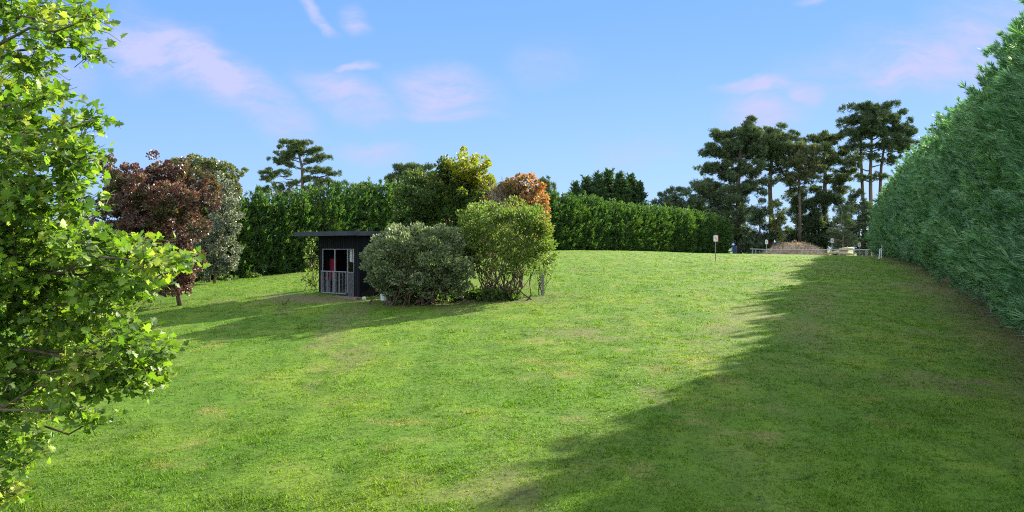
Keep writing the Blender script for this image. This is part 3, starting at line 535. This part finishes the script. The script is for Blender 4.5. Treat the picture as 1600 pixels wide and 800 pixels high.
# ------------------------------------------------------------------ foreground plane tree
M_PLANE = leafmat('plane_leaves', [(.050, .115, .018), (.10, .19, .024), (.16, .27, .032), (.25, .35, .05)], alt=[(.25, .32, .04), (.31, .34, .06), (.32, .38, .12)], altscale=1.5, altr=(.50, .76), trans=.40, rough=.5, spec=.35, tint=(1.0, 1.12, .34))
def plane_tree():
    Y0 = 8.6; base = (-6.9, Y0, float(gz(np.array([-6.9]), np.array([Y0]))[0])-.1)
    e = empty('plane_tree', base, 'large foreground tree with bright lobed leaves filling the left edge', 'tree')
    b = MB(); top = np.array([-6.6, Y0, 4.6]); st = bend(base, top, 9, 0, .01); b.tube(st, np.linspace(.17, .04, 9), 9)
    blobs = [(20, 20, 60, 60), (95, 35, 45, 45), (140, 30, 28, 34), (135, 75, 26, 24), (45, 90, 50, 40), (10, 130, 60, 60), (75, 150, 24, 14), (45, 185, 45, 40), (5, 230, 60, 60), (60, 240, 50, 45), (110, 205, 36, 22), (145, 190, 18, 20),
             (115, 250, 40, 45), (50, 300, 60, 50), (120, 310, 36, 40), (0, 330, 60, 60), (60, 360, 70, 45), (130, 380, 50, 30), (20, 410, 70, 60), (100, 420, 70, 50), (185, 410, 48, 30), (215, 385, 22, 18), (235, 410, 30, 24), (265, 405, 22, 22), (284, 412, 12, 20),
             (170, 455, 60, 40), (235, 455, 24, 16), (60, 480, 80, 50), (130, 510, 60, 40), (200, 530, 48, 30), (235, 560, 30, 24), (255, 580, 18, 16), (255, 550, 16, 14), (160, 570, 55, 34), (210, 600, 34, 18), (60, 560, 70, 50), (120, 610, 48, 26), (20, 620, 50, 50), (150, 655, 24, 12), (115, 645, 26, 20), (60, 640, 30, 26), (20, 690, 34, 36), (35, 720, 20, 26), (10, 765, 18, 30), (-40, 200, 60, 90), (-40, 450, 60, 120)]
    pos = []; dr = []
    for (px, py, rx, ry) in blobs:
        Yc = Y0-.3+rng.normal()*.35; c = P(px, py, Yc); r = np.array([rx, rx*.95, ry])/F*Yc
        zz = np.clip(c[2]-.35*abs(c[0]+6.9)*.6, base[2]+.8, 4.4); a = np.array([np.interp(zz, st[:, 2], st[:, 0]), Y0, zz])
        b.tube(bend(a, c, 7, .04, .03), np.linspace(.028, .008, 7), 5)
        depth_layers = 1+int(rx > 40)
        ns = max(8, int(r[0]*r[2]*560*(.58 if py < 250 else .8 if py < 400 and px < 150 else 1)))
        for _ in range(ns):
            u = rdir(1)[0]; s = c+u*r*rng.random()**.4*np.array([.8, 1.6, .8]); d = unit(u*np.array([.7, .7, .25])+np.array([.45, -.15, .12])+rdir(1)[0]*.45); ln = .22+.22*rng.random(); q = bend(s-d*ln*.5, s+d*ln*.5, 4, .06, .03)
            b.tube(q, np.linspace(.005, .002, 4), 3); k = rng.integers(7, 12)
            for i in range(k):
                t = (i+.5)/k*3; j = int(t); p = q[j]*(1-t+j)+q[min(j+1, 3)]*(t-j); o = unit(rdir(1)[0]*.9+d*.35+np.array([0, 0, -.12])); pos.append(p+o*.03); dr.append(o)
    p = np.array(pos); d = np.array(dr); s = .036+.068*rng.random(len(p))**.9
    V_, f = leaves(LOBED, p, d, s, flat=.9, roll=.9); b.build('trunk', BARK, e, True); mesh_np('crown', V_, f, M_PLANE, e); print('plane leaves', len(p))
plane_tree()

# ------------------------------------------------------------------ the garden hut
CHAR = plain('charcoal_cladding', (.008, .009, .011), .9, .25, 3, spec=.08, stretch=(1, 1, .3)); ROOFM = plain('roof_metal', (.035, .04, .055), .5, .15, 3)
GREYM = plain('grey_metal', (.20, .215, .23), .5, .1, 4); DARKIN = plain('dark_lining', (.035, .033, .033), .9, .2); REDM = plain('red_cloth', (.22, .012, .035), .8, .15)
GLASS = bpy.data.materials.new('window_glass'); GLASS.use_nodes = True; gb = GLASS.node_tree.nodes['Principled BSDF']
gb.inputs['Base Color'].default_value = (.9, .95, .95, 1); gb.inputs['Roughness'].default_value = .05; gb.inputs['Transmission Weight'].default_value = 1; gb.inputs['IOR'].default_value = 1.1
WHITE = plain('white_paint', (.72, .72, .70), .5, .08); CURT = plain('curtain', (.5, .5, .48), .9, .1, 20, stretch=(1, 1, .05))
def hut():
    A_ = np.array([-8.29, 34.5]); B_ = np.array([-6.16, 32.5]); fx = unit(B_-A_); W = np.linalg.norm(B_-A_); dp = np.array([-fx[1], fx[0]]); D = 2.7
    z0 = -1.93; z1 = .57
    e = empty('garden_hut', (A_[0], A_[1], z0), 'small charcoal hut with flat overhanging roof and railed opening beside the bushes', 'garden hut')
    def pt(s, d, z): q = A_+fx*s+dp*d; return np.array([q[0], q[1], z])
    def bx(b, s0, s1, d0, d1, za, zb):
        b.box(pt((s0+s1)/2, (d0+d1)/2, (za+zb)/2), np.append(fx*(s1-s0)/2, 0), np.append(dp*(d1-d0)/2, 0), (0, 0, (zb-za)/2))
    def one(name, m, *boxes, par=e):
        b = MB()
        for x in boxes: bx(b, *x)
        o = b.build(name, m, e)
        if par is not e: o.parent = par; o.location = (0, 0, 0)
        return o
    t = .08; zs, zh = z0+.95, z0+1.88   # rail height, head of the opening
    one('floor', DARKIN, (t+.003, W-t-.003, t+.003, D-t-.003, z0-.3, z0+.06))
    fw = one('front_wall', CHAR, (0, .26, 0, t, z0-.3, z1), (.26, 2.55, 0, t, zh+.03, z1), (2.55, W, 0, t, z0-.3, z1), (2.12, 2.55, .0, t, z0-.3, zs-.02))
    one('board_joints', DARKIN, *[(x, x+.012, -.006, -.002, z0-.2, z1-.02) for x in (.13, 2.62, 2.78)], *[(x, x+.012, -.006, -.002, zh+.06, z1-.02) for x in np.arange(.26, 2.5, .155)])
    one('left_wall', CHAR, (-.002, t, t+.002, D, z0-.3, z1)); one('right_wall', CHAR, (W-t, W+.002, t+.002, D, z0-.3, z1)); one('back_wall', CHAR, (t, W-t, D-t, D-.004, z0-.3, z1-.004))
    one('ceiling', DARKIN, (t+.004, W-t-.004, t+.004, D-t-.004, z1-.12, z1-.03))
    rf = one('roof', ROOFM, (-1.05, W+.18, -.52, D+.35, z1+.003, z1+.06), (-1.05, W+.18, -.55, -.52, z1-.055, z1+.13), (-1.08, -1.05, -.55, D+.35, z1-.055, z1+.13), (W+.18, W+.21, -.55, D+.35, z1-.055, z1+.13))
    one('window_frame', GREYM, (.27, 2.54, -.012, .03, zh, zh+.028), (.27, .30, -.012, .03, z0+.1, zh), (1.16, 1.21, -.012, .03, z0+.1, zh), (2.07, 2.115, -.012, .03, z0+.1, zh), (2.515, 2.54, -.012, .03, zs, zh), (2.12, 2.515, -.012, .03, zs-.018, zs+.012))
    one('window_pane', GLASS, (2.118, 2.513, .012, .018, zs+.015, zh-.003))
    one('curtain', CURT, (2.16, 2.30, .06, .09, zs+.42, zh-.02), (2.36, 2.50, .062, .088, zs+.40, zh-.02))
    one('cladding_battens', GREYM, *[(2.15+.07*k, 2.165+.07*k, -.010, -.002, z0-.1, zs-.03) for k in range(6)])
    bal = [(.24, 2.07, -.06, -.03, zs-.01, zs+.03), (.24, 2.07, -.06, -.03, z0+.04, z0+.075)]
    one('railing', GREYM, *bal, *[(x, x+.030, -.055, -.035, z0+.075, zs-.01) for x in (.24, .68, 1.12, 1.55, 2.03)], *[(x, x+.009, -.05, -.041, z0+.075, zs-.01) for x in np.arange(.33, 2.0, .105)])
    # step stones before it
    s = MB(); bx(s, 1.6, 3.3, -.42, -.12, z0-.25, z0-.03); o = s.build('timber_edging', plain('grey_timber', (.16, .13, .10), .9, .3, 6)); tag(o, 'low weathered timber edging along the foot of the hut', 'edging')
    # red chair inside
    c = empty('red_chair', pt(.3, .3, z0+.06), 'red chair standing inside the hut behind the left opening', 'chair')
    def ch(name, m, *bs):
        b = MB()
        for x in bs: bx(b, *x)
        return b.build(name, m, c)
    zf = z0+.06
    ch('seat', REDM, (.12, .50, .14, .46, zf+.55, zf+.66)); ch('backrest', REDM, (.12, .50, .462, .54, zf+.60, zf+1.42))
    for x in (.13, .45):
        for y in (.15, .42): ch('leg', GREYM, (x, x+.035, y, y+.035, zf, zf+.55))
    # white tub and small block
    q = onground(601, 31.6, -.01); tb = MB(); tb.tube([np.array(q)+np.array([0, 0, z]) for z in (0, .02, .30, .36)], [.13, .15, .18, .16], 14); tb.tube([np.array(q)+np.array([0, 0, z]) for z in (.355, .38, .42)], [.19, .19, .10], 14)
    o = tb.build('plastic_tub', plain('pale_plastic', (.62, .72, .72), .5, .05), None, False); tag(o, 'small pale plastic tub with lid between the hut and the grey green bush', 'tub')
    q = onground(569, 32.0, .03); tb = MB(); tb.box(q, (.06, .02, 0), (-.02, .05, 0), (0, 0, .06)); tb.box(np.array(q)+np.array([0, 0, .07]), (.05, .015, 0), (-.015, .04, 0), (0, 0, .012)); o = tb.build('white_block', WHITE); tag(o, 'tiny white block on the ground at the right foot of the hut', 'block')
hut()

# ------------------------------------------------------------------ sign posts, fence, heap and clutter at the far end
REDP = plain('red_edge_paint', (.55, .03, .03), .6, .1); STAKE = plain('stake_wood', (.22, .20, .17), .8, .2); INK = plain('faded_print', (.18, .18, .19), .8, .2, 30); PALEM = plain('pale_post', (.33, .35, .34), .6, .1)
def signpost(label, px, Y, ztop_py, dark=False):
    b0 = onground(px, Y, -.25); e = empty('sign_post', b0, label, 'sign', 'small white signs on stakes'); zt = (HY-ztop_py)/F*Y; x = b0[0]
    b = MB(); b.box((x, Y, (b0[2]+zt-.05)/2), (.03, 0, 0), (0, .02, 0), (0, 0, (zt-.05-b0[2])/2)); b.box((x, Y-.001, b0[2]+.02), (.04, 0, 0), (0, .03, 0), (0, 0, .02)); b.build('stake', STAKE if dark else PALEM, e)
    h = .23; c = np.array([x, Y-.035, zt-h]); b = MB(); b.box(c, (.16, 0, 0), (0, .012, 0), (0, 0, h)); b.box(c+np.array([0, 0, h+.02]), (.07, 0, 0), (0, .012, 0), (0, 0, .03)); bo = b.build('board', WHITE, e)
    b = MB(); b.box(c+np.array([.185, -.002, 0]), (.025, 0, 0), (0, .012, 0), (0, 0, h)); b.build('red_edge', REDP, e)
    b = MB(); b.box(c+np.array([-.01, -.017, .03]), (.085, 0, 0), (0, .003, 0), (0, 0, .018)); b.box(c+np.array([-.01, -.017, .12]), (.06, 0, 0), (0, .003, 0), (0, 0, .02)); b.box(c+np.array([.03, -.0175, -.06]), (.02, 0, 0), (0, .003, 0), (0, 0, .08)); b.build('print', INK, e)
signpost('white sign on a dark stake, nearest of the four and out on the open lawn', 1118, 62, 368, True)
signpost('white sign on a stake left of the brown brush heap', 1197.5, 92, 375)
signpost('white sign on a stake right of the brown brush heap', 1300, 90, 373)
signpost('lowest white sign on a stake before the right part of the wire fence', 1342.5, 96, 379.5)
def fence():
    Y = 112; b0 = onground(1180, Y); e = empty('paddock_fence', b0, 'low grey rail and wire fence running across the far end of the lawn', 'fence')
    xs_ = [1176, 1181, 1197, 1217, 1259, 1281, 1312, 1334, 1353, 1362, 1371]; zt = lambda x: (HY-390.5)/F*Y-.0015*(x-1270)*0
    b = MB(); b.tube([P(x, 390.3 if x > 1200 else 389, Y) for x in (1172, 1210, 1260, 1310, 1372)], .06, 6); b.build('top_rail', PALEM, e)
    for x in xs_:
        g = onground(x, Y, -.1); b = MB(); b.tube([g, (g[0], g[1], P(x, 390, Y)[2]+.02)], .06, 6); b.build('post', PALEM, e)
    b = MB()
    for k in range(4):
        b.tube([P(1172, 392.5+2.2*k, Y), P(1372, 392.5+2.2*k, Y)], .008, 4)
    for x in np.arange(1172, 1372, 2.2): b.tube([P(x, 390.5, Y), P(x, 401, Y)], .005, 3)
    b.build('wire', GREYM, e)
fence()
def heap():
    Y = 120; b0 = onground(1242, Y); cx, cy, cz = b0; e = empty('brush_heap', b0, 'broad brown heap of dry brush behind the wire fence', 'heap')
    n = 60; th = np.linspace(0, 2*math.pi, n, endpoint=False); v = []; k = 14
    for i in range(k):
        t = i/(k-1); r = math.sqrt(max(0, 1-t**1.25))
        for a in th:
            w = 1+.18*(fbm(np.array([3+2*math.cos(a)+t]), np.array([4+2*math.sin(a)]))[0]-.5); hgt = 2.55*(1-(1-t)**1.5 if t < 1 else 1); hgt = 2.25*t
            v.append((cx-.1+5.2*r*w*math.cos(a), cy+3*r*w*math.sin(a), cz+hgt+.12*rng.normal()*(1-t)*.6))
    f = [(i*n+j, i*n+(j+1) % n, (i+1)*n+(j+1) % n, (i+1)*n+j) for i in range(k-1) for j in range(n)]
    mesh_np('mound', v, np.array(f), plain('dry_brush', (.30, .22, .14), .95, .3, 4, 1.), e, True)
    va = np.array(v); c = va[rng.integers(len(va), size=2600)]+rng.normal(size=(2600, 3))*.08; V_, ff = leaves(SPRIG, c, rdir(2600)+np.array([0, 0, .3]), .35, wid=.6)
    mesh_np('dry_twigs', V_, ff, leafmat('dry_twigs', [(.20, .14, .08), (.31, .23, .14), (.40, .31, .20)], trans=.1), e)
heap()
LOG = plain('cut_wood', (.42, .34, .22), .85, .25, 5)
for j, (x, y, dx, dz, ln, lb) in enumerate([(1322, 389, 3, .5, 1.0, 'thick pale log lying highest on the wood pile'), (1310, 394, -4, 1, 1.4, 'pale log slanting at the left of the wood pile'), (1321, 396, 4, -.4, 1.2, 'pale log at the foot of the wood pile')]):
    c = P(x, y, 116); b = MB(); d = np.array([ln, .2, dz*.15]); b.tube([c-d, c, c+d], [.20, .24, .17], 8); b.tube([c, c+np.array([.2, -.1, .35])], [.07, .05], 5)
    b.tube([(c[0], c[1], c[2]-.1), (c[0]-.3, c[1]+.1, c[2]-1.1)], [.08, .1], 5); tag(b.build('log', LOG, None, True), lb, 'log', 'cut logs by the fence')
q = onground(1148, 110, 0); b = MB(); b.tube([np.array(q)+np.array([0, 0, z]) for z in (0, .03, .6, .62, 1.22, 1.25)], [.3, .31, .31, .33, .31, .29], 12); tag(b.build('blue_drum', plain('blue_plastic', (.03, .07, .16), .5, .15)), 'blue drum in the shade at the right end of the back hedge', 'drum')
# leaning white posts
for (x, ya, yb, Y, lean, lb, r) in [(1377, 381, 404, 78, .1, 'taller white post standing at the far end of the tall hedge', .055), (1373.5, 389, 406, 76, .12, 'shorter white post leaning before the taller one', .07)]:
    a = P(x, yb, Y); t = P(x, ya, Y)+np.array([lean, 0, 0]); b = MB(); b.tube([a-np.array([0, 0, .2]), a, t, t+np.array([.003, 0, .03])], [r, r, r, r*.5], 8); tag(b.build('white_post', WHITE), lb, 'post')
# grey stake by the sapling
q = np.array(onground(848, 32.6, -.1)); b = MB(); b.box(q+np.array([0, 0, .45]), (.045, 0, 0), (0, .045, 0), (0, 0, .45)); b.box(q+np.array([0, 0, .92]), (.05, 0, 0), (0, .05, 0), (0, 0, .02)); tag(b.build('garden_stake', plain('stake_grey', (.25, .26, .27), .7, .1)), 'short grey stake in the lawn right of the twiggy shrub', 'stake')
q = np.array(onground(1548, 27.3, -.05)); b = MB(); b.tube([q, q+np.array([.01, 0, .30]), q+np.array([.03, 0, .45])], [.022, .02, .012], 5); b.tube([q+np.array([.01, 0, .25]), q+np.array([.08, 0, .36])], [.012, .008], 4); tag(b.build('dead_stick', STAKE), 'short dark stick upright in the soil at the foot of the tall hedge', 'stick')
